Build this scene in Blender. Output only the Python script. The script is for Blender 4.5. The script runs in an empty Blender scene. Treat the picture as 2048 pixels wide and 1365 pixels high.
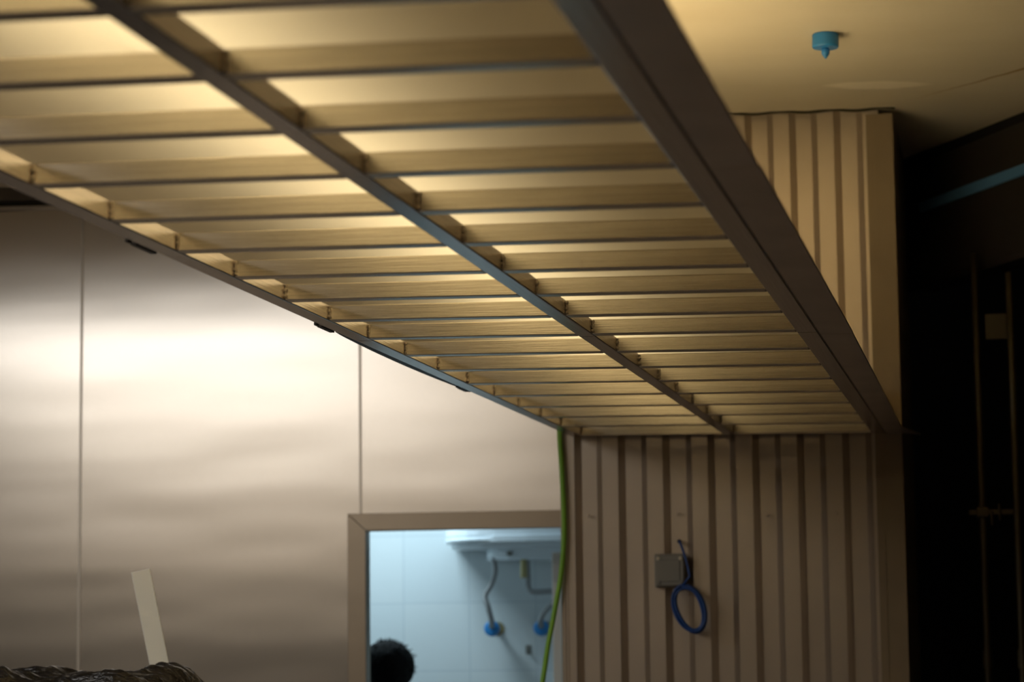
import bpy, bmesh, math, random
from mathutils import Vector, Matrix, noise
random.seed(7)
C = bpy.context.scene.collection
PI = math.pi

# ------------------------------------------------------------------ camera, world, lights, exposure
cd = bpy.data.cameras.new('camera'); cam = bpy.data.objects.new('camera', cd); C.objects.link(cam)
M = ((0.97966, 0.035246, 0.197544), (0.200344, -0.116262, -0.972803), (-0.011321, 0.992593, -0.120959))
cam.matrix_world = Matrix(((M[0][0], M[0][1], M[0][2], 0.0), (M[1][0], M[1][1], M[1][2], 0.0),
                           (M[2][0], M[2][1], M[2][2], 1.62), (0, 0, 0, 1)))
cd.sensor_width = 36; cd.lens = 87.15; cd.clip_start = 0.05; cd.clip_end = 100
cd.dof.use_dof = True; cd.dof.focus_distance = 5.45; cd.dof.aperture_fstop = 4.6
bpy.context.scene.camera = cam

w = bpy.data.worlds.new('world'); bpy.context.scene.world = w; w.use_nodes = True
w.node_tree.nodes['Background'].inputs[0].default_value = (0.9, 0.8, 0.7, 1)
w.node_tree.nodes['Background'].inputs[1].default_value = 0.02

vs = bpy.context.scene.view_settings
vs.view_transform = 'Standard'; vs.look = 'None'; vs.exposure = 0.0; vs.gamma = 1.0; vs.use_curve_mapping = False

def area(name, loc, aim, sx, sy, power, col, parent=None, spread=180):
    l = bpy.data.lights.new(name, 'AREA'); l.shape = 'RECTANGLE'; l.size = sx; l.size_y = sy
    l.energy = power; l.color = col; l.spread = math.radians(spread)
    o = bpy.data.objects.new(name, l); C.objects.link(o)
    d = Vector(aim).normalized()
    # local x stays along world x (or y for long lamps), -z along aim
    z = -d; x = Vector((1, 0, 0))
    if abs(z.x) > 0.9: x = Vector((0, 1, 0))
    y = z.cross(x).normalized(); x = y.cross(z).normalized()
    m = Matrix((x, y, z)).transposed().to_4x4(); m.translation = Vector(loc)
    o.matrix_world = m
    if parent:
        o.parent = parent; o.matrix_parent_inverse = parent.matrix_basis.inverted()
    return o

WARM = (1.0, 0.74, 0.36)
# a warm linear lamp over the canopy's middle rail, shining down through the diffusing sheet and up to the ceiling
P_DOWN, P_UP, P_WHITE, P_FILL, P_BATH = 44.0, 15.0, 42.0, 120.0, 12.5
LAMP_X, LAMP_Z = -1.10, 2.74
area('pendant_lamp_down', (LAMP_X, 4.25, LAMP_Z - 0.002), (0, 0, -1), 0.06, 5.7, P_DOWN, (1.0, 0.83, 0.56), spread=118)
area('pendant_lamp_up', (LAMP_X, 4.35, LAMP_Z + 0.052), (0, 0, 1), 0.06, 5.4, P_UP, (1.0, 0.72, 0.34))
area('ceiling_lamp', (-4.6, 4.8, 3.33), (0, 0, -1), 2.6, 0.32, P_WHITE, (1.0, 0.97, 0.93))
area('ceiling_lamp', (-4.9, 2.3, 3.33), (0, 0, -1), 3.4, 0.32, P_WHITE * 1.5, (1.0, 0.93, 0.84))
area('ceiling_lamp', (-6.3, -2.3, 3.33), (0, 0, -1), 4.6, 0.32, P_FILL, (1.0, 0.92, 0.82))  # added fill behind the camera, brightens the corrugated wall and the steel reflection
area('bathroom_lamp', (-2.75, 10.2, 2.58), (0, 0.0, -1), 0.5, 0.4, P_BATH, (0.68, 0.89, 1.0))

# ------------------------------------------------------------------ materials
def mat(name, base, rough=0.6, metal=0.0, bump=0.0, bscale=40, stretch=(1, 1, 1), var=0.0, vscale=3.0,
        vcol=None, aniso=0.0, spec=0.5, sheen=0.0):
    m = bpy.data.materials.new(name); m.use_nodes = True
    nt = m.node_tree; b = nt.nodes['Principled BSDF']
    b.inputs['Base Color'].default_value = (*base, 1); b.inputs['Roughness'].default_value = rough
    b.inputs['Metallic'].default_value = metal; b.inputs['Specular IOR Level'].default_value = spec
    tc = nt.nodes.new('ShaderNodeTexCoord')
    if var > 0:
        n = nt.nodes.new('ShaderNodeTexNoise'); n.inputs['Scale'].default_value = vscale; n.inputs['Detail'].default_value = 5
        mp = nt.nodes.new('ShaderNodeMapping'); mp.inputs['Scale'].default_value = stretch
        nt.links.new(tc.outputs['Object'], mp.inputs[0]); nt.links.new(mp.outputs[0], n.inputs['Vector'])
        mx = nt.nodes.new('ShaderNodeMix'); mx.data_type = 'RGBA'
        vc = vcol or tuple(c * (1 - var) for c in base)
        mx.inputs[6].default_value = (*base, 1); mx.inputs[7].default_value = (*vc, 1)
        cr = nt.nodes.new('ShaderNodeMapRange'); cr.inputs[1].default_value = 0.35; cr.inputs[2].default_value = 0.7
        nt.links.new(n.outputs['Fac'], cr.inputs[0]); nt.links.new(cr.outputs[0], mx.inputs[0])
        nt.links.new(mx.outputs[2], b.inputs['Base Color'])
    if bump > 0:
        n = nt.nodes.new('ShaderNodeTexNoise'); n.inputs['Scale'].default_value = bscale; n.inputs['Detail'].default_value = 3
        mp = nt.nodes.new('ShaderNodeMapping'); mp.inputs['Scale'].default_value = stretch
        nt.links.new(tc.outputs['Object'], mp.inputs[0]); nt.links.new(mp.outputs[0], n.inputs['Vector'])
        bp = nt.nodes.new('ShaderNodeBump'); bp.inputs['Strength'].default_value = bump; bp.inputs['Distance'].default_value = 0.01
        nt.links.new(n.outputs['Fac'], bp.inputs['Height']); nt.links.new(bp.outputs[0], b.inputs['Normal'])
    if aniso > 0:
        b.inputs['Anisotropic'].default_value = aniso
        tg = nt.nodes.new('ShaderNodeTangent'); tg.direction_type = 'RADIAL'; tg.axis = 'Z'
        nt.links.new(tg.outputs[0], b.inputs['Tangent'])
    return m

def steel_wall_material():
    m = bpy.data.materials.new('brushed_steel_sheet'); m.use_nodes = True
    nt = m.node_tree; b = nt.nodes['Principled BSDF']
    b.inputs['Base Color'].default_value = (0.76, 0.715, 0.655, 1)
    b.inputs['Metallic'].default_value = 1.0; b.inputs['Roughness'].default_value = 0.21
    b.inputs['Anisotropic'].default_value = 0.55
    tg = nt.nodes.new('ShaderNodeTangent'); tg.direction_type = 'RADIAL'; tg.axis = 'Z'; nt.links.new(tg.outputs[0], b.inputs['Tangent'])
    tc = nt.nodes.new('ShaderNodeTexCoord')
    # broad waves of the thin sheet, wider than tall
    mp = nt.nodes.new('ShaderNodeMapping'); mp.inputs['Scale'].default_value = (0.5, 1, 2.0)
    n = nt.nodes.new('ShaderNodeTexNoise'); n.inputs['Scale'].default_value = 2.2; n.inputs['Detail'].default_value = 1.0
    n.inputs['Roughness'].default_value = 0.4
    bp = nt.nodes.new('ShaderNodeBump'); bp.inputs['Strength'].default_value = 0.4; bp.inputs['Distance'].default_value = 0.005
    nt.links.new(tc.outputs['Object'], mp.inputs[0]); nt.links.new(mp.outputs[0], n.inputs['Vector'])
    nt.links.new(n.outputs['Fac'], bp.inputs['Height'])
    # fine horizontal brushing
    mp2 = nt.nodes.new('ShaderNodeMapping'); mp2.inputs['Scale'].default_value = (2, 2, 260)
    n2 = nt.nodes.new('ShaderNodeTexNoise'); n2.inputs['Scale'].default_value = 3; n2.inputs['Detail'].default_value = 2
    bp2 = nt.nodes.new('ShaderNodeBump'); bp2.inputs['Strength'].default_value = 0.03; bp2.inputs['Distance'].default_value = 0.001
    nt.links.new(tc.outputs['Object'], mp2.inputs[0]); nt.links.new(mp2.outputs[0], n2.inputs['Vector'])
    nt.links.new(n2.outputs['Fac'], bp2.inputs['Height'])
    nt.links.new(bp.outputs[0], bp2.inputs['Normal']); nt.links.new(bp2.outputs[0], b.inputs['Normal'])
    return m

def ceiling_material():
    m = bpy.data.materials.new('cream_plaster'); m.use_nodes = True
    nt = m.node_tree; b = nt.nodes['Principled BSDF']; b.inputs['Roughness'].default_value = 0.85
    tc = nt.nodes.new('ShaderNodeTexCoord')
    n = nt.nodes.new('ShaderNodeTexNoise'); n.inputs['Scale'].default_value = 1.6; n.inputs['Detail'].default_value = 6
    mp = nt.nodes.new('ShaderNodeMapping'); mp.inputs['Scale'].default_value = (1, 2.2, 1)
    nt.links.new(tc.outputs['Object'], mp.inputs[0]); nt.links.new(mp.outputs[0], n.inputs['Vector'])
    cr = nt.nodes.new('ShaderNodeValToRGB')
    cr.color_ramp.elements[0].color = (0.66, 0.58, 0.42, 1); cr.color_ramp.elements[1].color = (0.78, 0.71, 0.56, 1)
    nt.links.new(n.outputs['Fac'], cr.inputs[0]); nt.links.new(cr.outputs[0], b.inputs['Base Color'])
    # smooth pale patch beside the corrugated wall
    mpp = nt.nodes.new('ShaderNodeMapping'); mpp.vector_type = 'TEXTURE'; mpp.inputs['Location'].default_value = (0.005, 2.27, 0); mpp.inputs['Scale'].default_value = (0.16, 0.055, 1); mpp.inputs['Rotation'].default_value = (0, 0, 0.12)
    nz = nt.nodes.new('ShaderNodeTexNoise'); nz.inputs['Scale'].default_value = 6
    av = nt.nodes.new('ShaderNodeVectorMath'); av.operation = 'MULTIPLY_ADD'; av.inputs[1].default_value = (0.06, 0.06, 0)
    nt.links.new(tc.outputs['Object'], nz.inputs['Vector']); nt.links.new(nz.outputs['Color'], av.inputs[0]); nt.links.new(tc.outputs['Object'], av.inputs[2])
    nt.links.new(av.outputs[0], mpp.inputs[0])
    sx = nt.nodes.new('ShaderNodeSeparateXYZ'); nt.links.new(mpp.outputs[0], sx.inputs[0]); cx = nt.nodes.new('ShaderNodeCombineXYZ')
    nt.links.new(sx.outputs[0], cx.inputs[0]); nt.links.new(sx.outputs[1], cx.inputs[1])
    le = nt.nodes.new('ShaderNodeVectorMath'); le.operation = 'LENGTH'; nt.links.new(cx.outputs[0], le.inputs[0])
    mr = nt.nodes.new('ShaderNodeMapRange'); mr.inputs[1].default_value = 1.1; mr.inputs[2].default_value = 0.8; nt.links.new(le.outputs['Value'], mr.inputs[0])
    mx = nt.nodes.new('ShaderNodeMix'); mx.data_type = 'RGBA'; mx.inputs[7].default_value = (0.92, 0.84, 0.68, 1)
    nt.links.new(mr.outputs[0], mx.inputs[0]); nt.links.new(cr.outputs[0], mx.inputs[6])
    # brown stained joint running off to the right
    ml = nt.nodes.new('ShaderNodeMapping'); ml.vector_type = 'TEXTURE'; ml.inputs['Location'].default_value = (0.62, 1.90, 0); ml.inputs['Scale'].default_value = (0.70, 0.011, 1); ml.inputs['Rotation'].default_value = (0, 0, -0.826)
    a2 = nt.nodes.new('ShaderNodeVectorMath'); a2.operation = 'MULTIPLY_ADD'; a2.inputs[1].default_value = (0.03, 0.03, 0)
    nt.links.new(nz.outputs['Color'], a2.inputs[0]); nt.links.new(tc.outputs['Object'], a2.inputs[2]); nt.links.new(a2.outputs[0], ml.inputs[0])
    s2 = nt.nodes.new('ShaderNodeSeparateXYZ'); nt.links.new(ml.outputs[0], s2.inputs[0])
    c2 = nt.nodes.new('ShaderNodeCombineXYZ'); nt.links.new(s2.outputs[0], c2.inputs[0]); nt.links.new(s2.outputs[1], c2.inputs[1])
    l2 = nt.nodes.new('ShaderNodeVectorMath'); l2.operation = 'LENGTH'; nt.links.new(c2.outputs[0], l2.inputs[0])
    m2 = nt.nodes.new('ShaderNodeMapRange'); m2.inputs[1].default_value = 1.2; m2.inputs[2].default_value = 0.5; nt.links.new(l2.outputs['Value'], m2.inputs[0])
    x2 = nt.nodes.new('ShaderNodeMix'); x2.data_type = 'RGBA'; x2.inputs[7].default_value = (0.42, 0.26, 0.07, 1)
    nt.links.new(m2.outputs[0], x2.inputs[0]); nt.links.new(mx.outputs[2], x2.inputs[6]); nt.links.new(x2.outputs[2], b.inputs['Base Color'])
    bp = nt.nodes.new('ShaderNodeBump'); bp.inputs['Strength'].default_value = 0.25; bp.inputs['Distance'].default_value = 0.01
    nt.links.new(n.outputs['Fac'], bp.inputs['Height']); nt.links.new(bp.outputs[0], b.inputs['Normal'])
    return m

def tile_material():
    m = bpy.data.materials.new('white_wall_tiles'); m.use_nodes = True
    nt = m.node_tree; b = nt.nodes['Principled BSDF']; b.inputs['Roughness'].default_value = 0.25
    tc = nt.nodes.new('ShaderNodeTexCoord')
    sp = nt.nodes.new('ShaderNodeSeparateXYZ'); cb = nt.nodes.new('ShaderNodeCombineXYZ')
    nt.links.new(tc.outputs['Object'], sp.inputs[0])
    ad = nt.nodes.new('ShaderNodeMath'); ad.operation = 'ADD'
    nt.links.new(sp.outputs[0], ad.inputs[0]); nt.links.new(sp.outputs[1], ad.inputs[1])
    nt.links.new(ad.outputs[0], cb.inputs[0]); nt.links.new(sp.outputs[2], cb.inputs[1])
    br = nt.nodes.new('ShaderNodeTexBrick'); br.offset = 0.0
    br.inputs['Color1'].default_value = (0.74, 0.79, 0.80, 1); br.inputs['Color2'].default_value = (0.71, 0.77, 0.79, 1)
    br.inputs['Mortar'].default_value = (0.62, 0.68, 0.71, 1); br.inputs['Scale'].default_value = 1
    br.inputs['Mortar Size'].default_value = 0.003; br.inputs['Brick Width'].default_value = 0.30; br.inputs['Row Height'].default_value = 0.30
    nt.links.new(cb.outputs[0], br.inputs['Vector']); nt.links.new(br.outputs['Color'], b.inputs['Base Color'])
    return m

def emis(name, col, s):
    m = bpy.data.materials.new(name); m.use_nodes = True; b = m.node_tree.nodes['Principled BSDF']
    b.inputs['Base Color'].default_value = (0.8, 0.8, 0.8, 1)
    b.inputs['Emission Color'].default_value = (*col, 1); b.inputs['Emission Strength'].default_value = s
    return m

STEEL = steel_wall_material()
PLASTER = ceiling_material()
TILE = tile_material()
TUBE = mat('satin_steel_tube', (0.66, 0.60, 0.49), 0.27, 1.0, bump=0.05, bscale=9, stretch=(1, 60, 60), var=0.18, vscale=6)
TUBE_L = mat('satin_steel_rail', (0.66, 0.60, 0.54), 0.22, 1.0, bump=0.05, bscale=9, stretch=(60, 1, 60), var=0.25, vscale=4)
def diffuser_material():
    m = bpy.data.materials.new('translucent_sheet'); m.use_nodes = True; nt = m.node_tree
    nt.nodes.remove(nt.nodes['Principled BSDF']); out = nt.nodes['Material Output']
    t = nt.nodes.new('ShaderNodeBsdfTranslucent'); t.inputs[0].default_value = (0.90, 0.87, 0.78, 1)
    d = nt.nodes.new('ShaderNodeBsdfDiffuse'); d.inputs[0].default_value = (0.80, 0.77, 0.68, 1)
    mx = nt.nodes.new('ShaderNodeMixShader'); mx.inputs[0].default_value = 0.62
    nt.links.new(t.outputs[0], mx.inputs[1]); nt.links.new(d.outputs[0], mx.inputs[2]); nt.links.new(mx.outputs[0], out.inputs[0]); return m
SHEET = diffuser_material()
FASCIA = mat('fascia_steel', (0.56, 0.49, 0.42), 0.36, 0.6, bump=0.12, bscale=3, var=0.2, vscale=5)
WELD = mat('weld_metal', (0.62, 0.54, 0.42), 0.4, 0.8, bump=0.6, bscale=260)
DARKSTEEL = mat('dark_steel', (0.05, 0.045, 0.04), 0.45, 0.6)
CORR = mat('corrugated_sheet_metal', (0.56, 0.49, 0.41), 0.32, 0.78, bump=0.05, bscale=3, var=0.12, vscale=2.5)
FLASH = mat('flashing_metal', (0.27, 0.21, 0.13), 0.5, 0.4, var=0.15, vscale=4)
FRAME = mat('door_frame_steel', (0.31, 0.26, 0.20), 0.3, 1.0, bump=0.05, bscale=6)
SEAM = mat('seam_strip_metal', (0.50, 0.46, 0.40), 0.36, 0.9)
CREAMWALL = mat('cream_wall_paint', (0.42, 0.37, 0.30), 0.8)
GREYPAINT = mat('dark_wall_paint', (0.032, 0.027, 0.02), 0.6, var=0.3)
BLACK = mat('black_void', (0.004, 0.004, 0.004), 0.9)
FLOOR = mat('concrete_floor', (0.24, 0.20, 0.165), 0.5, var=0.3, vscale=2, bump=0.1, bscale=20)
CORNICE = mat('cornice_paint', (0.10, 0.085, 0.07), 0.5, var=0.2)
BLUE = mat('blue_plastic', (0.03, 0.24, 0.60), 0.4)
BLUECABLE = mat('blue_cable_sheath', (0.012, 0.07, 0.30), 0.4)
GREEN = mat('green_cable_sheath', (0.25, 0.56, 0.05), 0.4)
WHITEP = mat('white_plastic', (0.86, 0.89, 0.87), 0.35)
HEATER = mat('white_enamel', (0.82, 0.88, 0.92), 0.25)
GREYP = mat('grey_plastic_box', (0.24, 0.235, 0.21), 0.5)
CREAMP = mat('cream_plastic', (0.66, 0.60, 0.48), 0.5)
HOSE = mat('braided_hose', (0.36, 0.36, 0.36), 0.35, 0.8, bump=0.5, bscale=300)
BRASS = mat('brass_fitting', (0.42, 0.36, 0.18), 0.35, 0.8)
BAG = mat('black_plastic_film', (0.006, 0.006, 0.007), 0.3, 0.0, bump=1.0, bscale=60, stretch=(0.6, 1.6, 1.5), spec=0.5)
OLIVE = mat('prop_steel_olive', (0.045, 0.036, 0.016), 0.5, 0.4, var=0.2)
BLUE_REFLECTION = mat('painted_blue_reflection', (0.13, 0.33, 0.62), 0.4, 0.2)  # blue base colour stands in for a bluish reflection on the header
HAIR = mat('black_hair', (0.004, 0.004, 0.004), 0.8, bump=0.6, bscale=120, spec=0.15)
SKIN = mat('skin', (0.36, 0.20, 0.13), 0.5)
SHIRT = mat('dark_shirt', (0.05, 0.06, 0.08), 0.85)
TROUSERS = mat('trousers', (0.06, 0.06, 0.065), 0.85)
SEALANT = mat('dark_sealant_foam', (0.035, 0.032, 0.015), 0.9)
STAIN = mat('brown_stain', (0.34, 0.22, 0.075), 0.8, var=0.3, vscale=12)
PATCH = mat('skim_patch', (0.82, 0.75, 0.60), 0.75, var=0.1, vscale=8)

# ------------------------------------------------------------------ mesh helpers
def link(name, bm, m, parent=None, loc=None, smooth=False):
    me = bpy.data.meshes.new(name); bmesh.ops.recalc_face_normals(bm, faces=bm.faces); bm.to_mesh(me); bm.free()
    if m: me.materials.append(m)
    o = bpy.data.objects.new(name, me); C.objects.link(o)
    if parent: o.parent = parent
    if loc: o.location = loc
    if smooth:
        for p in me.polygons: p.use_smooth = True
    return o
def bbox(bm, x0, x1, y0, y1, z0, z1, bev=0.0, seg=2):
    r = bmesh.ops.create_cube(bm, size=1); v = r['verts']
    bmesh.ops.scale(bm, vec=(x1 - x0, y1 - y0, z1 - z0), verts=v)
    bmesh.ops.translate(bm, vec=((x0 + x1) / 2, (y0 + y1) / 2, (z0 + z1) / 2), verts=v)
    if bev > 0:
        es = list({e for a in v for e in a.link_edges})
        bmesh.ops.bevel(bm, geom=es, offset=bev, segments=seg, affect='EDGES', profile=0.5)
def box(name, m, x0, x1, y0, y1, z0, z1, bev=0.0, parent=None, local=True):
    """Box with its origin at its base centre; coordinates are in the parent's frame."""
    bm = bmesh.new(); c = ((x0 + x1) / 2, (y0 + y1) / 2, z0)
    bbox(bm, x0 - c[0], x1 - c[0], y0 - c[1], y1 - c[1], 0, z1 - z0, bev)
    return link(name, bm, m, parent, c)
def prism(bm, pts, z0, z1):
    a = [bm.verts.new((p[0], p[1], z0)) for p in pts]; b = [bm.verts.new((p[0], p[1], z1)) for p in pts]
    bm.faces.new(a); bm.faces.new(b[::-1]); n = len(pts)
    for i in range(n): bm.faces.new((a[i], a[(i + 1) % n], b[(i + 1) % n], b[i]))
def smoothpath(pts, n=8):
    P = [Vector(p) for p in pts]; out = []
    for i in range(len(P) - 1):
        p0 = P[max(i - 1, 0)]; p1 = P[i]; p2 = P[i + 1]; p3 = P[min(i + 2, len(P) - 1)]
        for k in range(n):
            t = k / n
            out.append(0.5 * ((2 * p1) + (-p0 + p2) * t + (2 * p0 - 5 * p1 + 4 * p2 - p3) * t * t + (-p0 + 3 * p1 - 3 * p2 + p3) * t ** 3))
    out.append(P[-1]); return out
def tube(bm, pts, r, seg=12, closed=False):
    rings = []; n = len(pts); prev = None
    for i, p in enumerate(pts):
        a = pts[i - 1] if (i > 0 or closed) else p; b = pts[(i + 1) % n] if (i < n - 1 or closed) else p
        t = (Vector(b) - Vector(a)).normalized()
        if prev is None:
            u = t.cross(Vector((0, 1, 0)));
            if u.length < 0.1: u = t.cross(Vector((1, 0, 0)))
        else: u = prev - t * prev.dot(t)
        u.normalize(); prev = u; v = t.cross(u)
        rr = r(i / (n - 1)) if callable(r) else r
        rings.append([bm.verts.new(Vector(p) + (u * math.cos(2 * PI * k / seg) + v * math.sin(2 * PI * k / seg)) * rr) for k in range(seg)])
    m = n if closed else n - 1
    for i in range(m):
        A, B = rings[i], rings[(i + 1) % n]
        for k in range(seg): bm.faces.new((A[k], A[(k + 1) % seg], B[(k + 1) % seg], B[k]))
    if not closed: bm.faces.new(rings[0][::-1]); bm.faces.new(rings[-1])
def lathe(bm, prof, seg=32):
    rings = [[bm.verts.new((r * math.cos(2 * PI * k / seg), r * math.sin(2 * PI * k / seg), z)) for k in range(seg)] for r, z in prof]
    for a, b in zip(rings, rings[1:]):
        for k in range(seg): bm.faces.new((a[k], a[(k + 1) % seg], b[(k + 1) % seg], b[k]))
    bm.faces.new(rings[0][::-1]); bm.faces.new(rings[-1])
def tag(o, label, cat, group=None, kind=None):
    o['label'] = label
    if cat: o['category'] = cat
    if group: o['group'] = group
    if kind: o['kind'] = kind
    return o
def struct(o, label=None):
    o['kind'] = 'structure'
    if label: o['label'] = label
    return o
def empty(name, loc, label, cat, rot=(0, 0, 0), group=None):
    o = bpy.data.objects.new(name, None); C.objects.link(o); o.location = loc; o.rotation_euler = rot
    return tag(o, label, cat, group)

# ------------------------------------------------------------------ the setting
TILT = 0.017
bm = bmesh.new(); bbox(bm, -10.2, 6.5, -9, 3.6, 0, 0.12)
ceil = link('ceiling', bm, PLASTER); ceil.location = (-0.35, 5.4, 3.331); ceil.rotation_euler = (0, TILT, 0)
struct(ceil, 'cream plastered ceiling lit by warm light')
struct(box('floor', FLOOR, -10.2, 6.5, -4, 12, -0.1, 0), 'dark concrete floor')
struct(box('wall_left', GREYPAINT, -10.0, -9.9, -3.5, 8.86, 0, 3.6), 'dark side wall')
struct(box('wall_rear', CREAMWALL, -9.9, 5.6, -3.6, -3.5, 0, 3.6), 'cream wall behind the viewer')
struct(box('trim_13', GREYPAINT, -9.9, 5.6, -3.5, -3.46, 0, 2.2), 'dark panel added low on the wall behind the viewer to darken the steel reflection')  # unseen panel added to darken the low part of the steel wall's reflection

# steel-clad wall with the doorway
SY = 8.9
wall = bmesh.new()
bbox(wall, -9.9, -2.40, SY + 0.01, SY + 0.045, 0, 3.75)
bbox(wall, -2.40, -1.47, SY + 0.01, SY + 0.045, 2.07, 3.75)
bbox(wall, -1.47, -0.42, SY + 0.01, SY + 0.045, 0, 3.75)
struct(link('wall_back', wall, GREYPAINT), 'wall behind the steel cladding')
def sheet_bm(x0, x1, z0, z1, cut=None):
    bm = bmesh.new()
    if cut:
        pts = [(x0, z1), (x0, z0), (cut[0], z0), (cut[0], cut[1]), (x1, cut[1]), (x1, z1)]
    else: pts = [(x0, z1), (x0, z0), (x1, z0), (x1, z1)]
    a = [bm.verts.new((p[0], 0, p[1])) for p in pts]; b = [bm.verts.new((p[0], 0.009, p[1])) for p in pts]
    bm.faces.new(a); bm.faces.new(b[::-1]); n = len(pts)
    for i in range(n): bm.faces.new((a[i], a[(i + 1) % n], b[(i + 1) % n], b[i]))
    return bm
def zt(x): return 3.304 - TILT * 1.3 * (x + 3.6)
xs = [(-6.82, -5.715), (-5.71, -4.60), (-4.596, -3.492), (-3.484, -2.391), (-2.383, -1.46)]
labs = ['brushed stainless wall sheet farthest to the left along the back wall',
        'brushed stainless wall sheet second from the far left end of the back wall',
        'stainless wall sheet at the left edge of the photo, left of the first seam',
        'wide stainless wall sheet between the two seams, with the strongest white reflection',
        'stainless wall sheet above the doorway, right of the second seam']
for i, (x0, x1) in enumerate(xs):
    if i == 3: bm = bmesh.new(); bm.free(); bm = sheet_bm(x0, x1, 0, 3.30, None)
    elif i == 4: bm = sheet_bm(x0, x1, 2.07, 3.285)
    else: bm = sheet_bm(x0, x1, 0, 3.304)
    o = link('steel_wall_sheet', bm, STEEL, None, (0, SY, 0))
    # put the origin on the sheet itself
    tag(o, labs[i], 'wall sheet', 'stainless wall sheets')
# seams between the sheets
for i, (x, lab) in enumerate([(-4.598, 'thin vertical joint strip out at the far left'), (-3.488, 'thin vertical joint strip left of the broad white reflection'),
                              (-2.387, 'thin vertical joint strip above the doorway corner')]):
    z0 = 2.10 if i == 2 else 0
    t = box('trim_%d' % (i + 1), SEAM, x - 0.0045, x + 0.0045, SY - 0.003, SY + 0.008, z0, 3.28)
    struct(t, lab)
# cornice above the cladding: light edge bead, dark recess, brown band
cx0, cx1 = -9.9, -1.46
def tiltbar(name, m, y0, y1, z0, z1, lab):
    bm = bmesh.new(); bbox(bm, cx0 + 3.6, cx1 + 3.6, y0, y1, z0, z1, 0.002)
    o = link(name, bm, m, None, (-3.6, 0, 3.305)); o.rotation_euler = (0, TILT * 1.3, 0); return struct(o, lab)
tiltbar('trim_4', SEAM, SY - 0.02, SY + 0.009, -0.002, 0.012, 'light metal edge bead along the top of the steel cladding')
tiltbar('trim_5', CORNICE, SY - 0.05, SY + 0.009, 0.03, 0.082, 'dark brown cornice band over the steel cladding')
tiltbar('trim_6', CORNICE, SY - 0.09, SY + 0.009, 0.088, 0.125, 'grey cornice lip under the ceiling')

# door frame: mitred flat profiles, with the reveal
dr = bpy.data.objects.new('door_1', None); C.objects.link(dr); dr.location = (-1.92, SY, 0); struct(dr, 'brown steel door frame of the tiled room')
def quad_prism(pts, y0, y1):
    bm = bmesh.new(); a = [bm.verts.new((p[0], y0, p[1])) for p in pts]; b = [bm.verts.new((p[0], y1, p[1])) for p in pts]
    bm.faces.new(a); bm.faces.new(b[::-1]); n = len(pts)
    for i in range(n): bm.faces.new((a[i], a[(i + 1) % n], b[(i + 1) % n], b[i]))
    bmesh.ops.bevel(bm, geom=list(bm.edges), offset=0.0012, segments=1, affect='EDGES'); return bm
X = 1.92
link('jamb', quad_prism([(-2.434 + X, 0), (-2.365 + X, 0), (-2.365 + X, 2.039), (-2.434 + X, 2.102)], -0.014, 0.0), FRAME, dr)
link('head_casing', quad_prism([(-2.433 + X, 2.102), (-2.364 + X, 2.0395), (-1.50 + X, 2.034), (-1.43 + X, 2.098)], -0.014, 0.0), FRAME, dr)
link('jamb', quad_prism([(-1.499 + X, 0), (-1.43 + X, 0), (-1.43 + X, 2.097), (-1.499 + X, 2.033)], -0.014, 0.0), FRAME, dr)
bm = bmesh.new(); bbox(bm, -2.3995 + X, -2.365 + X, 0.0, 0.048, 0, 2.039); bbox(bm, -1.499 + X, -1.47 + X, 0.0, 0.048, 0, 2.035); bbox(bm, -2.365 + X, -1.499 + X, 0, 0.048, 2.036, 2.07)
link('reveal', bm, FRAME, dr)

# tiled room behind the doorway
bm = bmesh.new(); bbox(bm, -3.3, -1.2, 10.8, 10.9, 0, 2.7); o = link('wall_bathroom_back', bm, TILE); struct(o, 'pale tiled wall seen through the doorway')
bm = bmesh.new(); bbox(bm, -3.4, -3.3, 8.946, 10.9, 0, 2.7); struct(link('wall_bathroom_left', bm, TILE), 'tiled side wall of the small room')
bm = bmesh.new(); bbox(bm, -1.2, -1.1, 8.946, 10.9, 0, 2.7); struct(link('wall_bathroom_right', bm, TILE), 'tiled right wall of the small room')
struct(box('ceiling_bathroom', WHITEP, -3.4, -1.1, 8.946, 10.9, 2.7, 2.78), 'white ceiling of the tiled room')
lf = empty('ceiling_light', (-2.75, 10.2, 2.6), 'flat white ceiling light of the tiled room, above the doorway view', 'ceiling light')
bm = bmesh.new(); bbox(bm, -0.27, 0.27, -0.22, 0.22, 0, 0.1, 0.004); link('housing', bm, WHITEP, lf)

# white lamp fixture over the left, under the ceiling
lf = empty('ceiling_light', (-4.6, 4.8, 3.335), 'long white ceiling light left of the canopy, mirrored in the steel wall', 'ceiling light')
bm = bmesh.new(); bbox(bm, -1.35, 1.35, -0.2, 0.2, 0, 0.06, 0.004); link('housing', bm, WHITEP, lf)
lf = empty('ceiling_light', (-4.9, 2.3, 3.335), 'second long white ceiling light of the row on the left', 'ceiling light')
bm = bmesh.new(); bbox(bm, -1.75, 1.75, -0.2, 0.2, 0, 0.06, 0.004); link('housing', bm, WHITEP, lf)
lf = empty('ceiling_light', (-6.3, -2.3, 3.335), 'added fill light under the ceiling behind the viewer', 'ceiling light')  # fixture for the added fill light
bm = bmesh.new(); bbox(bm, -2.35, 2.35, -0.2, 0.2, 0, 0.05, 0.004); link('housing', bm, WHITEP, lf)

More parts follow.
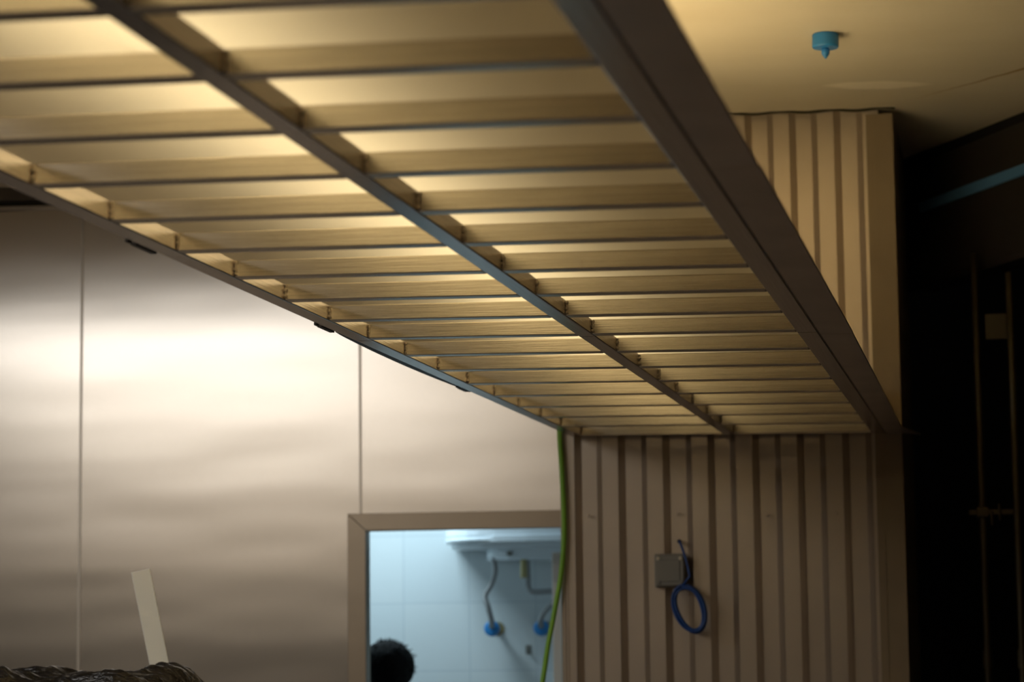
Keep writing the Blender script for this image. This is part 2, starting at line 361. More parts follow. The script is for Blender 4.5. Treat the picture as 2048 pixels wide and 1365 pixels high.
# ------------------------------------------------------------------ corrugated partition
CY = 7.99
DARKX = [-1.409, -1.264, -1.117, -0.970, -0.825, -0.680, -0.535]   # faces that fall back to the right
GREYX = [-1.338, -1.190, -1.043, -0.899, -0.753, -0.609, -0.462]   # faces that come forward to the right
d, s = 0.024, 0.0105
prof = [(-1.452, 0), ]
for a, b in zip(DARKX, GREYX):
    prof += [(a - s, 0), (a + s, d), (b - s, d), (b + s, 0)]
prof += [(-0.40, 0)]
def corr(z0, z1a):
    bm = bmesh.new(); fr, bk = [], []
    pl = []
    for i, (x, y) in enumerate(prof): pl.append((x, y))
    cols = []
    nz = 14
    for (x, y) in pl:
        top = z1a - TILT * (x + 0.9)
        cols.append([bm.verts.new((x + 1.0, y + 0.0004 * math.sin(3.1 * x + 5 * (z0 + (top - z0) * k / nz)), z0 + (top - z0) * k / nz)) for k in range(nz + 1)])
    for a, b in zip(cols, cols[1:]):
        for k in range(nz): bm.faces.new((a[k], b[k], b[k + 1], a[k + 1]))
    bmesh.ops.recalc_face_normals(bm, faces=bm.faces); bm.normal_update()
    for f in bm.faces:
        if f.normal.y > 0: f.normal_flip()
    bm.normal_update()
    bmesh.ops.solidify(bm, geom=list(bm.faces), thickness=0.0012)
    return bm
wm = bpy.data.objects.new('wall_partition', None); C.objects.link(wm); wm.location = (-1.0, CY, 0); struct(wm, 'partition clad in vertical corrugated metal sheet')
o = link('corrugated_sheet', corr(0, 3.342), CORR, wm)
# left corner flashing with a double fold, right corner flashing
bm = bmesh.new(); bbox(bm, -0.464, -0.4535, -0.006, 0.02, 0, 3.30); bbox(bm, -0.4525, -0.445, -0.003, 0.02, 0, 3.30); bbox(bm, -0.466, -0.464, -0.006, 0.86, 0, 3.33)
link('flashing', bm, CORR, wm)
bm = bmesh.new()
bbox(bm, 0.566, 0.641, -0.010, -0.006, 0, 3.312, 0.001); bbox(bm, 0.640, 0.646, -0.010, 0.88, 0, 3.312); bbox(bm, 0.560, 0.567, -0.010, 0.012, 0, 3.312); bbox(bm, 0.580, 0.584, -0.012, -0.006, 0, 3.312)
link('flashing', bm, FLASH, wm)
# screws on the sheet
for (x, z) in [(-1.375, 2.03), (-1.08, 2.03), (-0.79, 2.02), (-1.08, 1.0), (-1.375, 1.0), (-0.79, 1.0), (-0.57, 2.6), (-0.57, 2.02)]:
    bm = bmesh.new(); r = bmesh.ops.create_cone(bm, cap_ends=True, segments=10, radius1=0.0055, radius2=0.004, depth=0.004)
    o = link('screw', bm, CORR, wm, (x + 1.0, -0.002, z)); o.rotation_euler = (PI / 2, 0, 0)
# wavy dark sealant line and chips along the top
bm = bmesh.new(); pts = [Vector((-0.92 + 0.575 * i / 40, CY - 0.012, 3.332 - TILT * (-0.57 + 0.575 * i / 40) * 1.0 - 0.005 + 0.003 * math.sin(i * 0.55))) for i in range(41)]
tube(bm, pts, 0.0042, 8); struct(link('trim_7', bm, SEALANT, None), 'wavy dark sealant bead between the corrugated sheet and the ceiling')

# ------------------------------------------------------------------ dark side on the right
wa, wb = Vector((-0.40, 8.91)), Vector((5.2, -1.06))
dv = (wb - wa).normalized(); nv = Vector((dv.y, -dv.x)) * -1   # nv points away from the room
if nv.x < 0: nv = -nv
ang = math.atan2(dv.y, dv.x)
def diag(name, m, s0, s1, n0, n1, z0, z1, bev=0):
    """box along the slanting right wall; s along it from its far end, n into the wall"""
    bm = bmesh.new(); bbox(bm, s0, s1, n0, n1, z0, z1, bev)
    o = link(name, bm, m, None, (wa.x, wa.y, 0)); o.rotation_euler = (0, 0, ang); return o
# with this rotation local +y points into the wall or out of it depending on handedness
sgn = 1 if Vector((-math.sin(ang), math.cos(ang))).dot(nv) > 0 else -1
def D(name, m, s0, s1, n0, n1, z0, z1, bev=0):
    a, b = sorted((n0 * sgn, n1 * sgn)); return diag(name, m, s0, s1, a, b, z0, z1, bev)
struct(D('wall_right', GREYPAINT, 0.0, 11.5, 0.0, 0.10, 2.86, 3.285), 'dark header panel under the ceiling on the right')
struct(D('trim_8', BLACK, 0.0, 11.5, 0.02, 0.10, 3.285, 3.36), 'black shadow gap between the dark wall and the ceiling')
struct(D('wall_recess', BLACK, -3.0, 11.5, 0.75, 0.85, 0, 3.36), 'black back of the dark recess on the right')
struct(D('trim_9', GREYPAINT, 0.0, 11.5, 0.10, 0.16, 2.86, 3.36), 'back of the dark header')

def onwall(s, n, z=0):
    p = wa + dv * s + nv * n; return Vector((p.x, p.y, z))
o = D('reflection_strip', BLUE_REFLECTION, 0.222, 3.2, -0.014, -0.001, 3.106, 3.143, 0.003)  # added strip, the bluish reflection is put into its colour
tag(o, 'horizontal strip coloured blue for the reflection on the dark header panel at the right edge', 'trim profile')
struct(D('trim_10', DARKSTEEL, 0.0, 11.5, -0.004, 0.0, 2.84, 2.86), 'lower edge of the dark header panel')
# scaffold props standing in the dark
def prop(x, y, ztop, dx, lab):
    e = empty('scaffold_pole', (x, y, 0), lab, 'pole', group='steel poles in the dark on the right')
    bm = bmesh.new(); tube(bm, [Vector((0, 0, 0.006 + (ztop - 0.006) * k / 6)) for k in range(7)], 0.0125, 16); link('pole', bm, OLIVE, e, smooth=True)
    bm = bmesh.new(); bbox(bm, -0.05, 0.05, -0.05, 0.05, 0, 0.006, 0.001); link('base_plate', bm, OLIVE, e)
    bm = bmesh.new(); tube(bm, [Vector((0, 0, 1.52)), Vector((0, 0, 1.58))], 0.017, 16); link('collar', bm, OLIVE, e)
    return e
p1 = prop(-0.114, 8.30, 2.888, 0, 'left olive steel pole standing in the dark right of the corrugated wall')
p2 = prop(-0.002, 8.15, 2.80, 0, 'right olive steel pole at the right edge of the photo')
bm = bmesh.new(); bbox(bm, -0.045, 0.115, -0.019, -0.013, 2.02, 2.036, 0.001); bbox(bm, -0.02, 0.02, -0.022, 0.02, 2.012, 2.045, 0.003)
tube(bm, [Vector((0.03, -0.02, 1.985)), Vector((0.03, -0.02, 2.03))], 0.005, 8); tube(bm, [Vector((0.055, -0.02, 2.0)), Vector((0.055, -0.02, 2.055))], 0.005, 8)
link('clamp', bm, OLIVE, p1)
o = box('bracket_plate', OLIVE, -0.085, -0.015, 8.30, 8.306, 2.60, 2.685, 0.001)
tag(o, 'small dull plate fixed between the two poles in the dark', 'plate')
# ceiling marks and blue cap
def on_ceiling(x, dz=0): return 3.331 - TILT * (x + 0.35) + dz
cp = empty('ceiling_stopper', (-0.490, 6.95, on_ceiling(-0.49)), 'round blue plastic cap with a pointed stem on the cream ceiling', 'cap', rot=(0, TILT, 0))
bm = bmesh.new(); lathe(bm, [(0.034, 0.0), (0.0375, -0.003), (0.0378, -0.036), (0.0355, -0.0405), (0.012, -0.0415)], 40); link('cap', bm, BLUE, cp, smooth=False)
bm = bmesh.new(); lathe(bm, [(0.0085, -0.040), (0.0095, -0.043), (0.0115, -0.046), (0.0115, -0.056), (0.0095, -0.061), (0.004, -0.069), (0.001, -0.072)], 24); link('stem', bm, BLUE, cp)

# ------------------------------------------------------------------ the slatted steel canopy
TX, TZ = -0.92, 2.28
L0, L1, M0, M1, R0, R1 = -1.425, -1.386, -0.922, -0.887, -0.449, -0.405
H = 0.033; TW = 0.035
def yk(k): return 5.271 - 0.3166 * (9 - k) if k < 10 else 5.606 + 0.334 * (k - 10)       # far edge of slat k
def make_module(root, ya, yb, ks, y0):
    def B(name, m, x0, x1, a, b, z0, z1, bev, parent=root):
        bm = bmesh.new(); cx = (x0 + x1) / 2; cy = (a + b) / 2
        bbox(bm, x0 - cx, x1 - cx, a - cy, b - cy, z0, z1, bev)
        return link(name, bm, m, parent, (cx - TX, cy - y0, 0))
    for x0, x1 in ((L0, L1), (M0, M1), (R0, R1)): B('rail', TUBE_L, x0, x1, ya, yb, 0, H, 0.0022)
    for far in ks:
        for bay, (x0, x1) in enumerate(((L1, M0), (M1, R0))):
            sl = B('slat', TUBE, x0, x1, far - TW, far, 0.0004, H - 0.0006, 0.0022)
            # weld bead in the left corner of the cell, lumpy
            for side in (0, 1):
                if side == 1 and bay == 0: continue
                bm = bmesh.new(); xx = (x0 + 0.002) if side == 0 else (x1 - 0.002)
                r0 = 0.0032 + 0.0008 * random.random(); ph = random.random() * 6
                pts = [Vector((0.0007 * math.sin(k * 2.2 + ph), 0, 0.004 + k * 0.0026)) for k in range(11)]
                tube(bm, pts, lambda t: r0 * (0.75 + 0.3 * math.sin(t * 14 + ph)), 8)
                link('weld_bead', bm, WELD, sl, (xx - (x0 + x1) / 2, -TW / 2 - 0.001, 0), smooth=True)
    # plate lying over the tubes, on short spacers
    B('top_sheet', SHEET, -1.66, -0.44, ya, yb + (0.0026 if y0 < 5 else 0.0085), H + TOPGAP, H + TOPGAP + 0.003, 0)
    # rods hang the sheet from the ceiling, and stubs tie the rails to it at the near end
    for y in (ya + 0.5, (ya + yb) / 2, yb - 0.5):
        for x in (-1.5, -1.16):
            bm = bmesh.new(); tube(bm, [Vector((0, 0, H + TOPGAP + 0.002)), Vector((0, 0, 1.06))], 0.003, 8)
            link('hanger_rod', bm, DARKSTEEL, root, (x - TX, y - y0, 0))
    return root
TOPGAP = 0.11
def canopy(name, y0, lab):
    return empty(name, (TX, y0, TZ), lab, 'canopy panel', rot=(0, TILT, 0), group='slatted steel canopy panels')
YS = yk(9) + 0.003
m1 = canopy('canopy_grille', 3.5, 'slatted steel grille panel nearest the camera, upper left of the photo')
make_module(m1, 1.0, YS, [yk(k) for k in range(-4, 10)], 3.5)
m2 = canopy('canopy_grille', 6.6, 'far slatted steel grille panel ending at the corrugated wall')
ks2 = [yk(k) for k in range(10, 17)] + [7.973]
make_module(m2, YS + 0.003, 7.978, ks2, 6.6)
# small clips hanging on the outer side of the left rail
def Ltilt(name, bm, m, x, y, lab, cat, group=None):
    o = link(name, bm, m, None, (x, y, TZ - TILT * (x - TX))); o.rotation_euler = (0, TILT, 0)
    return tag(o, lab, cat, group)
for (y, ln, lab) in [(3.93, 0.10, 'dark clip under the left canopy rail, nearest of the three'),
                     (5.055, 0.10, 'dark notched clip under the left canopy rail, middle of the three'),
                     (6.385, 0.09, 'dark clip under the left canopy rail, farthest of the three')]:
    bm = bmesh.new(); bbox(bm, -0.008, 0.0, -ln / 2, ln / 2, -0.002, 0.004, 0.0008); bbox(bm, -0.0105, -0.008, -ln / 2, ln / 2, -0.002, 0.012, 0.0006)
    bbox(bm, -0.006, 0.0, -ln / 2 - 0.04, -ln / 2 - 0.02, -0.003, 0.004, 0.0008)
    Ltilt('edge_clip', bm, DARKSTEEL, L0 - 0.0005, y, lab, 'clip', 'clips under the left canopy rail')
# dark loose edging that sags off the left rail
bm = bmesh.new(); ypts = [5.12 + 1.35 * k / 24 for k in range(25)]
A = []
for k, y in enumerate(ypts):
    t = k / 24; bow = 0.016 * math.sin(PI * min(1, t * 1.05)) ** 0.7 if t < 0.95 else 0.004
    A.append([bm.verts.new((-bow - 0.002, y - 5.8, 0.001)), bm.verts.new((0.0, y - 5.8, 0.003)), bm.verts.new((0.0, y - 5.8, 0.010)), bm.verts.new((-bow - 0.002, y - 5.8, 0.010))])
for a, b in zip(A, A[1:]):
    for k in range(4): bm.faces.new((a[k], a[(k + 1) % 4], b[(k + 1) % 4], b[k]))
bm.faces.new(A[0]); bm.faces.new(A[-1][::-1])
Ltilt('edge_strip', bm, DARKSTEEL, L0 - 0.0008, 5.8, 'thin black edging strip sagging off the left canopy rail before the second seam', 'edging strip')
# flat fascia strips along the right edge
F0, F1 = -0.4022, -0.334
cuts = [1.0, yk(3) + 0.008, 5.312, 7.6]
flabs = ['flat brown metal fascia strip along the right canopy edge, nearest the camera', 'flat brown metal fascia strip between the two cross seams', 'flat brown metal fascia strip reaching the corrugated wall, with a pointed end']
for i in range(3):
    a = cuts[i] + 0.003; b = cuts[i + 1] - 0.002 if i < 2 else None
    x1 = F1 + (0.001 if i == 1 else -0.001 if i == 0 else 0.0)
    if i < 2: pts = [(F0, a), (x1, a), (x1, b), (F0, b)]
    else: pts = [(F0, a), (x1, a), (x1 - 0.006, 6.9), (x1 - 0.012, 7.75), (-0.298, 8.06), (-0.345, 7.975), (F0, 7.975)]
    cy = (a + (b or 7.975)) / 2
    bm = bmesh.new(); prism(bm, [(p[0] - F0, p[1] - cy) for p in pts], 0.0, 0.005)
    bbox(bm, 0.0005, 0.004, a - cy, (b or 7.975) - cy, 0.005, 0.034)
    bbox(bm, 0.02, 0.024, a - cy, (b or 7.9) - cy, 0.005, 0.02)
    o = Ltilt('fascia_strip', bm, FASCIA, F0, cy, flabs[i], 'fascia strip', 'fascia strips on the right canopy edge')
    y = a + 0.1
    while y < (b or 7.9) - 0.05:
        bm = bmesh.new(); r = bmesh.ops.create_icosphere(bm, subdivisions=2, radius=0.0028); bmesh.ops.scale(bm, vec=(0.8, 3.2, 0.9), verts=r['verts'])
        link('weld_spot', bm, FASCIA, o, (0.0008, y - cy, 0.0012)); y += 0.19 + 0.05 * random.random()
# the warm linear lamp itself, hung from the ceiling
e = empty('pendant_light', (LAMP_X, 4.25, LAMP_Z), 'long warm linear lamp hung over the slatted canopy, hidden from the camera', 'pendant light')
bm = bmesh.new(); bbox(bm, -0.035, 0.035, -2.95, 2.95, 0.0, 0.05, 0.003); link('housing', bm, WHITEP, e)
for y in (-2.6, 0.0, 2.6):
    bm = bmesh.new(); tube(bm, [Vector((0, y, 0.045)), Vector((0, y, 3.34 - LAMP_Z))], 0.003, 8); link('hanger_rod', bm, DARKSTEEL, e)

# ------------------------------------------------------------------ cables and junction box on the corrugated wall
bm = bmesh.new()
tube(bm, smoothpath([(-1.462, 7.965, 2.36), (-1.462, 7.965, 2.29), (-1.456, 7.965, 2.175), (-1.452, 7.965, 2.063), (-1.452, 7.965, 1.962), (-1.463, 7.96, 1.839),
     (-1.486, 7.95, 1.710), (-1.503, 7.93, 1.611), (-1.517, 7.9, 1.494), (-1.56, 7.88, 1.25), (-1.62, 7.85, 0.8), (-1.68, 7.8, 0.3), (-1.75, 7.7, 0.012), (-1.95, 7.5, 0.009)], 8), 0.0085, 14)
o = link('green_cable', bm, GREEN, smooth=True); tag(o, 'bright green cable hanging from the canopy corner down past the doorway', 'cable')
jb = empty('junction_box', (-1.105, CY - 0.0215, 1.792), 'small square grey junction box on the corrugated wall above the blue coil', 'junction box')
bm = bmesh.new(); bbox(bm, -0.050, 0.050, -0.012, 0.021, 0, 0.108, 0.003); link('back_box', bm, GREYP, jb)
bm = bmesh.new(); bbox(bm, -0.0455, 0.047, -0.026, -0.012, 0.004, 0.104, 0.004, 3); bbox(bm, -0.034, 0.034, -0.028, -0.025, 0.018, 0.088, 0.002); link('cover', bm, GREYP, jb)
for sx, sz in ((-0.036, 0.092), (0.036, 0.092), (-0.036, 0.015), (0.036, 0.015)):
    bm = bmesh.new(); r = bmesh.ops.create_cone(bm, cap_ends=True, segments=16, radius1=0.0065, radius2=0.0055, depth=0.005)
    o = link('screw_cap', bm, CREAMP if sz > 0.05 else GREYP, jb, (sx, -0.0275, sz)); o.rotation_euler = (PI / 2, 0, 0)
bm = bmesh.new()
pts = smoothpath([(-1.078, 7.992, 1.942), (-1.070, 7.965, 1.930), (-1.058, 7.945, 1.903), (-1.046, 7.935, 1.865), (-1.038, 7.93, 1.825)], 8)
cxx, czz, ta = -1.041, 1.7245, math.radians(20)
NL = 7
for i in range(NL * 40 + 1):
    t = PI / 2 - 2 * PI * i / 40; lp = i / 40
    ra = 0.073 + 0.0055 * math.sin(lp * 2.1) + 0.0028 * math.sin(lp * 5); rb = 0.043 + 0.0055 * math.cos(lp * 1.7) + 0.002 * math.sin(lp * 4)
    u = rb * math.cos(t); v = ra * math.sin(t) + 0.003 * math.cos(2 * t)
    x = cxx + u * math.cos(ta) - v * math.sin(ta); z = czz + v * math.cos(ta) + u * math.sin(ta)
    pts.append(Vector((x, 7.925 + 0.010 * math.sin(lp * 3.3) + 0.016 * math.cos(t) * 0.3, z)))
tube(bm, pts, 0.0038, 10)
o = link('blue_cable', bm, BLUECABLE, smooth=True); tag(o, 'coiled blue cable hanging from a hole beside the grey box', 'cable')
bm = bmesh.new(); r = bmesh.ops.create_circle(bm, cap_ends=True, segments=16, radius=0.007)
bmesh.ops.solidify(bm, geom=list(bm.faces), thickness=0.002)
o = link('cable_grommet', bm, BLACK, None, (-1.077, CY - 0.002, 1.940)); o.rotation_euler = (PI / 2, 0, 0); tag(o, 'dark cable hole above the coiled blue cable', 'grommet')

# ------------------------------------------------------------------ inside the tiled room
wh = empty('water_heater', (-2.0, 10.8, 1.975), 'white rounded wall unit hanging at the top of the doorway view', 'water heater')
def dshape(x0, x1, ydepth, z0, z1, bev, n=18):
    """half-round front slab: flat at the wall (local y=0), bulging toward the viewer"""
    bm = bmesh.new(); cx = (x0 + x1) / 2; rx = (x1 - x0) / 2
    pts = [(cx + rx * math.copysign(abs(math.cos(t)) ** 0.6, math.cos(t)), -ydepth * abs(math.sin(t)) ** 0.6) for t in [PI * k / n for k in range(n + 1)]]
    prism(bm, pts, z0, z1)
    bmesh.ops.bevel(bm, geom=list(bm.edges), offset=bev, segments=3, affect='EDGES'); return bm
link('body', dshape(-0.47, 0.37, 0.42, 0.098, 0.32, 0.006), HEATER, wh, smooth=False)
link('rim', dshape(-0.47, 0.37, 0.43, 0.076, 0.098, 0.008), HEATER, wh)
link('lower_shell', dshape(-0.45, 0.35, 0.38, 0.052, 0.076, 0.009), HEATER, wh)
link('base_shell', dshape(-0.30, 0.30, 0.27, 0.004, 0.052, 0.010), HEATER, wh)
bm = bmesh.new(); r = bmesh.ops.create_cone(bm, cap_ends=True, segments=20, radius1=0.011, radius2=0.011, depth=0.012)
o = link('knob', bm, GREYP, wh, (-0.16, -0.268, 0.030)); o.rotation_euler = (PI / 2, 0, 0)
def hose(pts, lab, end_y=10.8):
    bm = bmesh.new(); tube(bm, smoothpath(pts, 8), 0.0120, 12); o = link('flexible_hose', bm, HOSE, smooth=True)
    tag(o, lab, 'hose', 'hoses below the white unit'); 
    bm = bmesh.new(); p = Vector(pts[-1]); q = Vector(pts[-2]); dd = (q - p).normalized()
    tube(bm, [p, p + dd * 0.035], 0.0125, 6); link('nut', bm, BRASS, o)
    return o
hose([(-2.246, 10.60, 1.985), (-2.238, 10.60, 1.93), (-2.258, 10.60, 1.87), (-2.285, 10.60, 1.825), (-2.272, 10.60, 1.775), (-2.262, 10.62, 1.72), (-2.268, 10.65, 1.69)], 'left grey braided hose bent below the white unit')
hose([(-2.10, 10.62, 1.975), (-2.098, 10.62, 1.90), (-2.095, 10.61, 1.86), (-2.07, 10.60, 1.838), (-1.98, 10.60, 1.84), (-1.958, 10.60, 1.82), (-1.985, 10.60, 1.79), (-2.03, 10.61, 1.745), (-2.045, 10.62, 1.71), (-2.048, 10.65, 1.69)], 'right grey hose with a square bend below the white unit')
bm = bmesh.new(); tube(bm, [Vector((-2.112, 10.60, 1.985)), Vector((-2.112, 10.60, 1.90))], lambda t: 0.013 if t < .5 else 0.016, 10)
o = link('pipe_fitting', bm, BRASS); tag(o, 'brass pipe fitting under the white unit at the top of the right hose', 'fitting')
for x, lab in ((-2.272, 'blue round valve knob at the foot of the left hose'), (-2.052, 'blue round valve knob at the foot of the right hose')):
    e = empty('valve', (x, 10.8, 1.683), lab, 'valve', group='blue valves on the tiled wall')
    bm = bmesh.new(); lathe(bm, [(0.030, 0), (0.030, 0.006), (0.012, 0.012), (0.011, 0.10)], 24); o = link('stem', bm, BRASS, e); o.rotation_euler = (PI / 2, 0, 0)
    bm = bmesh.new(); lathe(bm, [(0.024, 0.10), (0.033, 0.104), (0.035, 0.116), (0.034, 0.132), (0.026, 0.140), (0.010, 0.142)], 24); o = link('knob', bm, BLUE, e); o.rotation_euler = (PI / 2, 0, 0)
bm = bmesh.new(); bbox(bm, -0.012, 0.012, -0.004, 0, -0.02, 0.02, 0.002); tube(bm, [Vector((0, -0.004, 0)), Vector((0.0, -0.03, -0.004))], 0.007, 10)
o = link('pipe_stub', bm, GREYP, None, (-2.135, 10.7995, 1.59)); tag(o, 'small capped pipe stub low on the tiled wall below the right valve', 'pipe stub')
o = box('upright_board', WHITEP, -1.778, -1.742, 9.48, 10.0, 0, 1.969, 0.004)
tag(o, 'narrow white upright panel at the right side of the doorway', 'panel')

# ------------------------------------------------------------------ plank and bagged stack, bottom left
def bag():
    bm = bmesh.new(); bmesh.ops.create_grid(bm, x_segments=90, y_segments=60, size=1)
    top = []
    for v in bm.verts:
        u, q = v.co.x, v.co.y          # -1..1
        r = max(abs(u), abs(q)); x = 0.36 * u; y = 0.26 * q
        edge = max(0, (r - 0.82) / 0.18)
        n1 = noise.noise(Vector((x * 7, y * 9, 0.3))) ; n2 = noise.noise(Vector((x * 5 + 3 * n1, y * 38, 2))) ; n3 = noise.noise(Vector((x * 30, y * 30, 5)))
        z = 1.545 + 0.020 * n1 + 0.012 * n2 + 0.006 * n3 - 0.05 * edge ** 2
        z += 0.018 * math.exp(-((x + 0.06) / 0.04) ** 2) + 0.024 * math.exp(-((x - 0.25) / 0.05) ** 2) + 0.012 * math.exp(-((x + 0.15) / 0.06) ** 2) 
        v.co = Vector((x * (1 + 0.05 * n1), y, z))
    # skirt down to the floor, with vertical folds
    bnd = [e for e in bm.edges if e.is_boundary]
    vs_ = list({v for e in bnd for v in e.verts})
    geo = bnd
    for k in range(14):
        r = bmesh.ops.extrude_edge_only(bm, edges=geo)
        nv_ = [g for g in r['geom'] if isinstance(g, bmesh.types.BMVert)]; geo = [g for g in r['geom'] if isinstance(g, bmesh.types.BMEdge) and g.is_boundary]
        for v in nv_:
            v.co.z = max(0.0, v.co.z - 0.11); a = math.atan2(v.co.y, v.co.x)
            f = 1 + 0.012 * math.sin(a * 17 + k * 0.4) + 0.010 * noise.noise(Vector((v.co.x * 6, v.co.y * 6, v.co.z * 5)))
            v.co.x *= f; v.co.y *= f
    for v in bm.verts:
        if v.co.z < 0.0: v.co.z = 0
    return bm
o = link('covered_stack', bag(), BAG, None, (-2.44, 6.05, 0.0), smooth=True); o.data.polygons.foreach_set('use_smooth', [True] * len(o.data.polygons))
tag(o, 'stack wrapped in shiny crumpled black plastic film, bottom left corner', 'wrapped stack')
# hollow white profile leaning
PT = Vector((-2.340, 6.42, 1.826)); PB = Vector((-1.945, 6.42, 0.012))
e = empty('white_batten', PB, 'white plastic batten sticking up behind the black film, leaning left', 'batten')
zz = (PT - PB).normalized(); xx = Vector((1, 0.30, 0)); xx = (xx - zz * xx.dot(zz)).normalized(); yy = zz.cross(xx)
e.rotation_euler = Matrix((xx, yy, zz)).transposed().to_euler()
bm = bmesh.new(); bbox(bm, -0.0255, 0.0255, -0.008, 0.008, 0.0, (PT - PB).length, 0.0012); link('profile', bm, WHITEP, e)

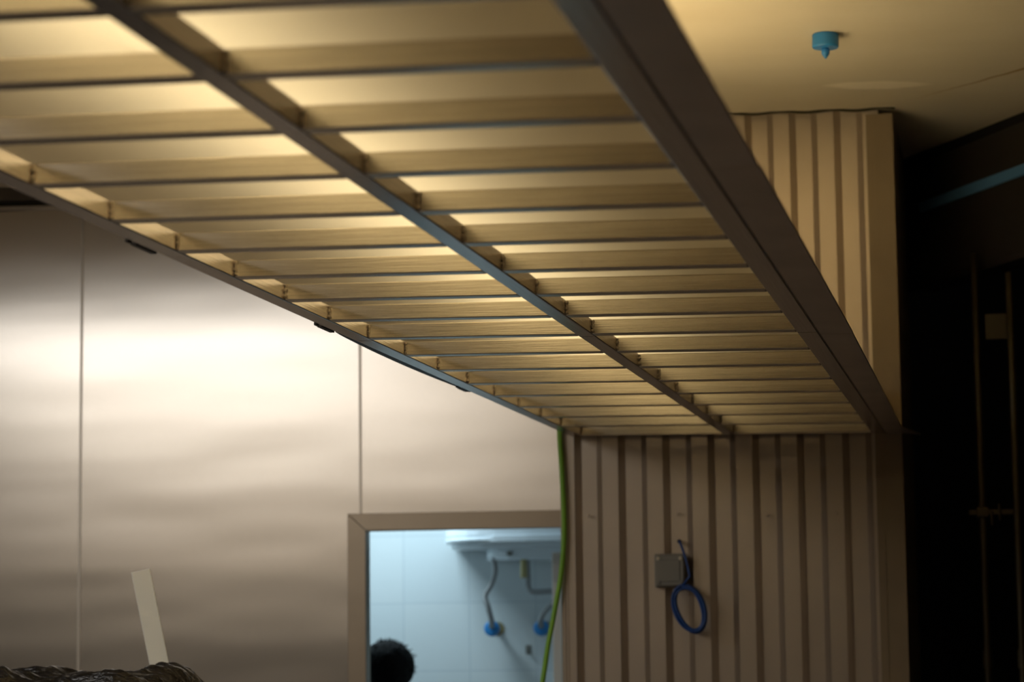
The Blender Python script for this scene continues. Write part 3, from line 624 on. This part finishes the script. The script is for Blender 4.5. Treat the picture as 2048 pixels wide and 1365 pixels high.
# ------------------------------------------------------------------ person in the tiled room, seen from behind
def person():
    root = empty('person', (-2.500, 9.72, 0), 'person with short black hair standing inside the tiled room, only the head in view', 'person')
    bm = bmesh.new(); me = bpy.data.meshes.new('body')
    pts = {'pel': ((0, 0, .90), .135), 'sp': ((0, .01, 1.05), .125), 'ch': ((0, .01, 1.22), .145), 'nk0': ((0, 0, 1.36), .085), 'nk': ((0, .01, 1.42), .066), 'hd': ((0, .02, 1.50), .06)}
    E = [('pel', 'sp'), ('sp', 'ch'), ('ch', 'nk0'), ('nk0', 'nk'), ('nk', 'hd')]
    for s_, n in ((1, 'L'), (-1, 'R')):
        pts.update({'sh' + n: ((s_ * .165, 0, 1.32), .06), 'el' + n: ((s_ * .21, .03, 1.05), .042), 'wr' + n: ((s_ * .20, .14, .86), .028), 'ha' + n: ((s_ * .195, .18, .80), .030),
                    'hi' + n: ((s_ * .085, 0, .84), .085), 'kn' + n: ((s_ * .095, .015, .47), .055), 'an' + n: ((s_ * .10, -.01, .09), .038), 'to' + n: ((s_ * .115, .14, .035), .032)})
        E += [('ch', 'sh' + n), ('sh' + n, 'el' + n), ('el' + n, 'wr' + n), ('wr' + n, 'ha' + n), ('pel', 'hi' + n), ('hi' + n, 'kn' + n), ('kn' + n, 'an' + n), ('an' + n, 'to' + n)]
        for k, ln in enumerate((.065, .078, .082, .076)):
            off = (k - 1.5) * .017; a, b = 'f%d%s' % (k, n), 'g%d%s' % (k, n)
            pts[a] = ((s_ * .195, .195 + off * .3, .775 - abs(off) * .2), .0095) ; pts[a] = ((s_ * (.195 + off), .198, .765), .0095)
            pts[b] = ((s_ * (.193 + off * 1.1), .198 - .012, .765 - ln), .0078); E += [('ha' + n, a), (a, b)]
        pts['t' + n] = ((s_ * .160, .20, .775), .0105); pts['u' + n] = ((s_ * .150, .205, .735), .0085); E += [('ha' + n, 't' + n), ('t' + n, 'u' + n)]
    idx = {k: i for i, k in enumerate(pts)}
    me.from_pydata([pts[k][0] for k in pts], [(idx[a], idx[b]) for a, b in E], [])
    tmp = bpy.data.objects.new('body_tmp', me); C.objects.link(tmp)
    sk = tmp.modifiers.new('skin', 'SKIN'); sk.use_smooth_shade = True
    for i, k in enumerate(pts):
        v = me.skin_vertices[0].data[i]; v.radius = (pts[k][1], pts[k][1]); v.use_root = (k == 'pel')
    su = tmp.modifiers.new('sub', 'SUBSURF'); su.levels = 1; su.render_levels = 1
    dg = bpy.context.evaluated_depsgraph_get(); bm = bmesh.new(); bm.from_mesh(bpy.data.meshes.new_from_object(tmp.evaluated_get(dg)))
    bpy.data.objects.remove(tmp)
    def ell(c, r, rot=None):
        q = bmesh.ops.create_uvsphere(bm, u_segments=24, v_segments=16, radius=1); bmesh.ops.scale(bm, vec=r, verts=q['verts']); bmesh.ops.translate(bm, vec=c, verts=q['verts'])
    ell((0, .02, 1.525), (.084, .100, .102)); ell((0, .045, 1.475), (.055, .065, .065)); ell((0, .115, 1.505), (.013, .017, .022))
    ell((.076, .015, 1.505), (.010, .020, .032)); ell((-.076, .015, 1.505), (.010, .020, .032)); ell((0, .106, 1.466), (.024, .010, .009))
    ell((.032, .102, 1.525), (.014, .009, .010)); ell((-.032, .102, 1.525), (.014, .009, .010)); ell((0, .09, 1.435), (.022, .02, .02))
    body = link('body', bm, SKIN, root, smooth=True)
    rm = body.modifiers.new('join', 'REMESH'); rm.mode = 'VOXEL'; rm.voxel_size = 0.006; rm.use_smooth_shade = True
    # hair: cap over the back and top of the head with short tufts
    bm = bmesh.new(); q = bmesh.ops.create_uvsphere(bm, u_segments=64, v_segments=40, radius=1)
    for v in bm.verts:
        n = v.co.copy(); face = n.y > 0.35 and n.z < 0.45; low = n.z < -0.8
        k = 1 + 0.035 * noise.noise(n * 5) + 0.03 * noise.noise(n * 14)
        if face or low: k *= 0.80
        v.co = Vector((n.x * .108 * k, n.y * .112 * k + .008, n.z * .106 * k + 1.530))
    for i in range(170):
        a = random.random() * 2 * PI; el = random.uniform(-0.35, 1.45)
        n = Vector((math.cos(a) * math.cos(el), math.sin(a) * math.cos(el), math.sin(el)))
        if n.y > 0.35 and n.z < 0.4: continue
        p = Vector((n.x * .106, n.y * .110 + .008, n.z * .104 + 1.530))
        tip = p + n * random.uniform(.006, .016) + Vector((random.uniform(-1, 1), random.uniform(-1, 1), random.uniform(-1, .3))) * .008
        tube(bm, [p - n * .008, p, tip], lambda t: .0055 * (1 - .8 * t), 5)
    link('hair', bm, HAIR, root, smooth=True)
    # clothes
    bm = bmesh.new(); S = 32
    def ringz(lst):
        R = [[bm.verts.new((cx + rx * math.cos(2 * PI * k / S), cy + ry * math.sin(2 * PI * k / S), z)) for k in range(S)] for cx, cy, z, rx, ry in lst]
        for a, b in zip(R, R[1:]):
            for k in range(S): bm.faces.new((a[k], a[(k + 1) % S], b[(k + 1) % S], b[k]))
        return R
    ringz([(0, .01, .80, .165, .15), (0, .01, .95, .160, .145), (0, .01, 1.1, .160, .148), (0, .01, 1.25, .178, .16), (0, .01, 1.33, .172, .12), (0, .01, 1.375, .10, .085), (0, .01, 1.40, .066, .066)])
    for s_ in (1, -1):
        tube(bm, [Vector((s_ * .13, 0, 1.33)), Vector((s_ * .175, 0, 1.31)), Vector((s_ * .20, .012, 1.17)), Vector((s_ * .212, .025, 1.09))], lambda t: .072 - .012 * t, 20)
    link('shirt', bm, SHIRT, root, smooth=True)
    bm = bmesh.new()
    ringz([(0, 0, .93, .150, .142), (0, 0, .84, .168, .145), (0, 0, .76, .165, .12)])
    for s_ in (1, -1):
        ringz([(s_ * .085, 0, .80, .092, .105), (s_ * .09, .01, .6, .078, .085), (s_ * .095, .015, .47, .066, .07), (s_ * .10, 0, .25, .058, .062), (s_ * .10, 0, .08, .055, .06)])
    link('trousers', bm, TROUSERS, root, smooth=True)
    for s_ in (1, -1):
        bm = bmesh.new(); bbox(bm, -.045, .045, -.09, .17, 0, .075, .025, 4); link('shoe', bm, BLACK, root, (s_ * .108, .02, 0))
    return root
person()
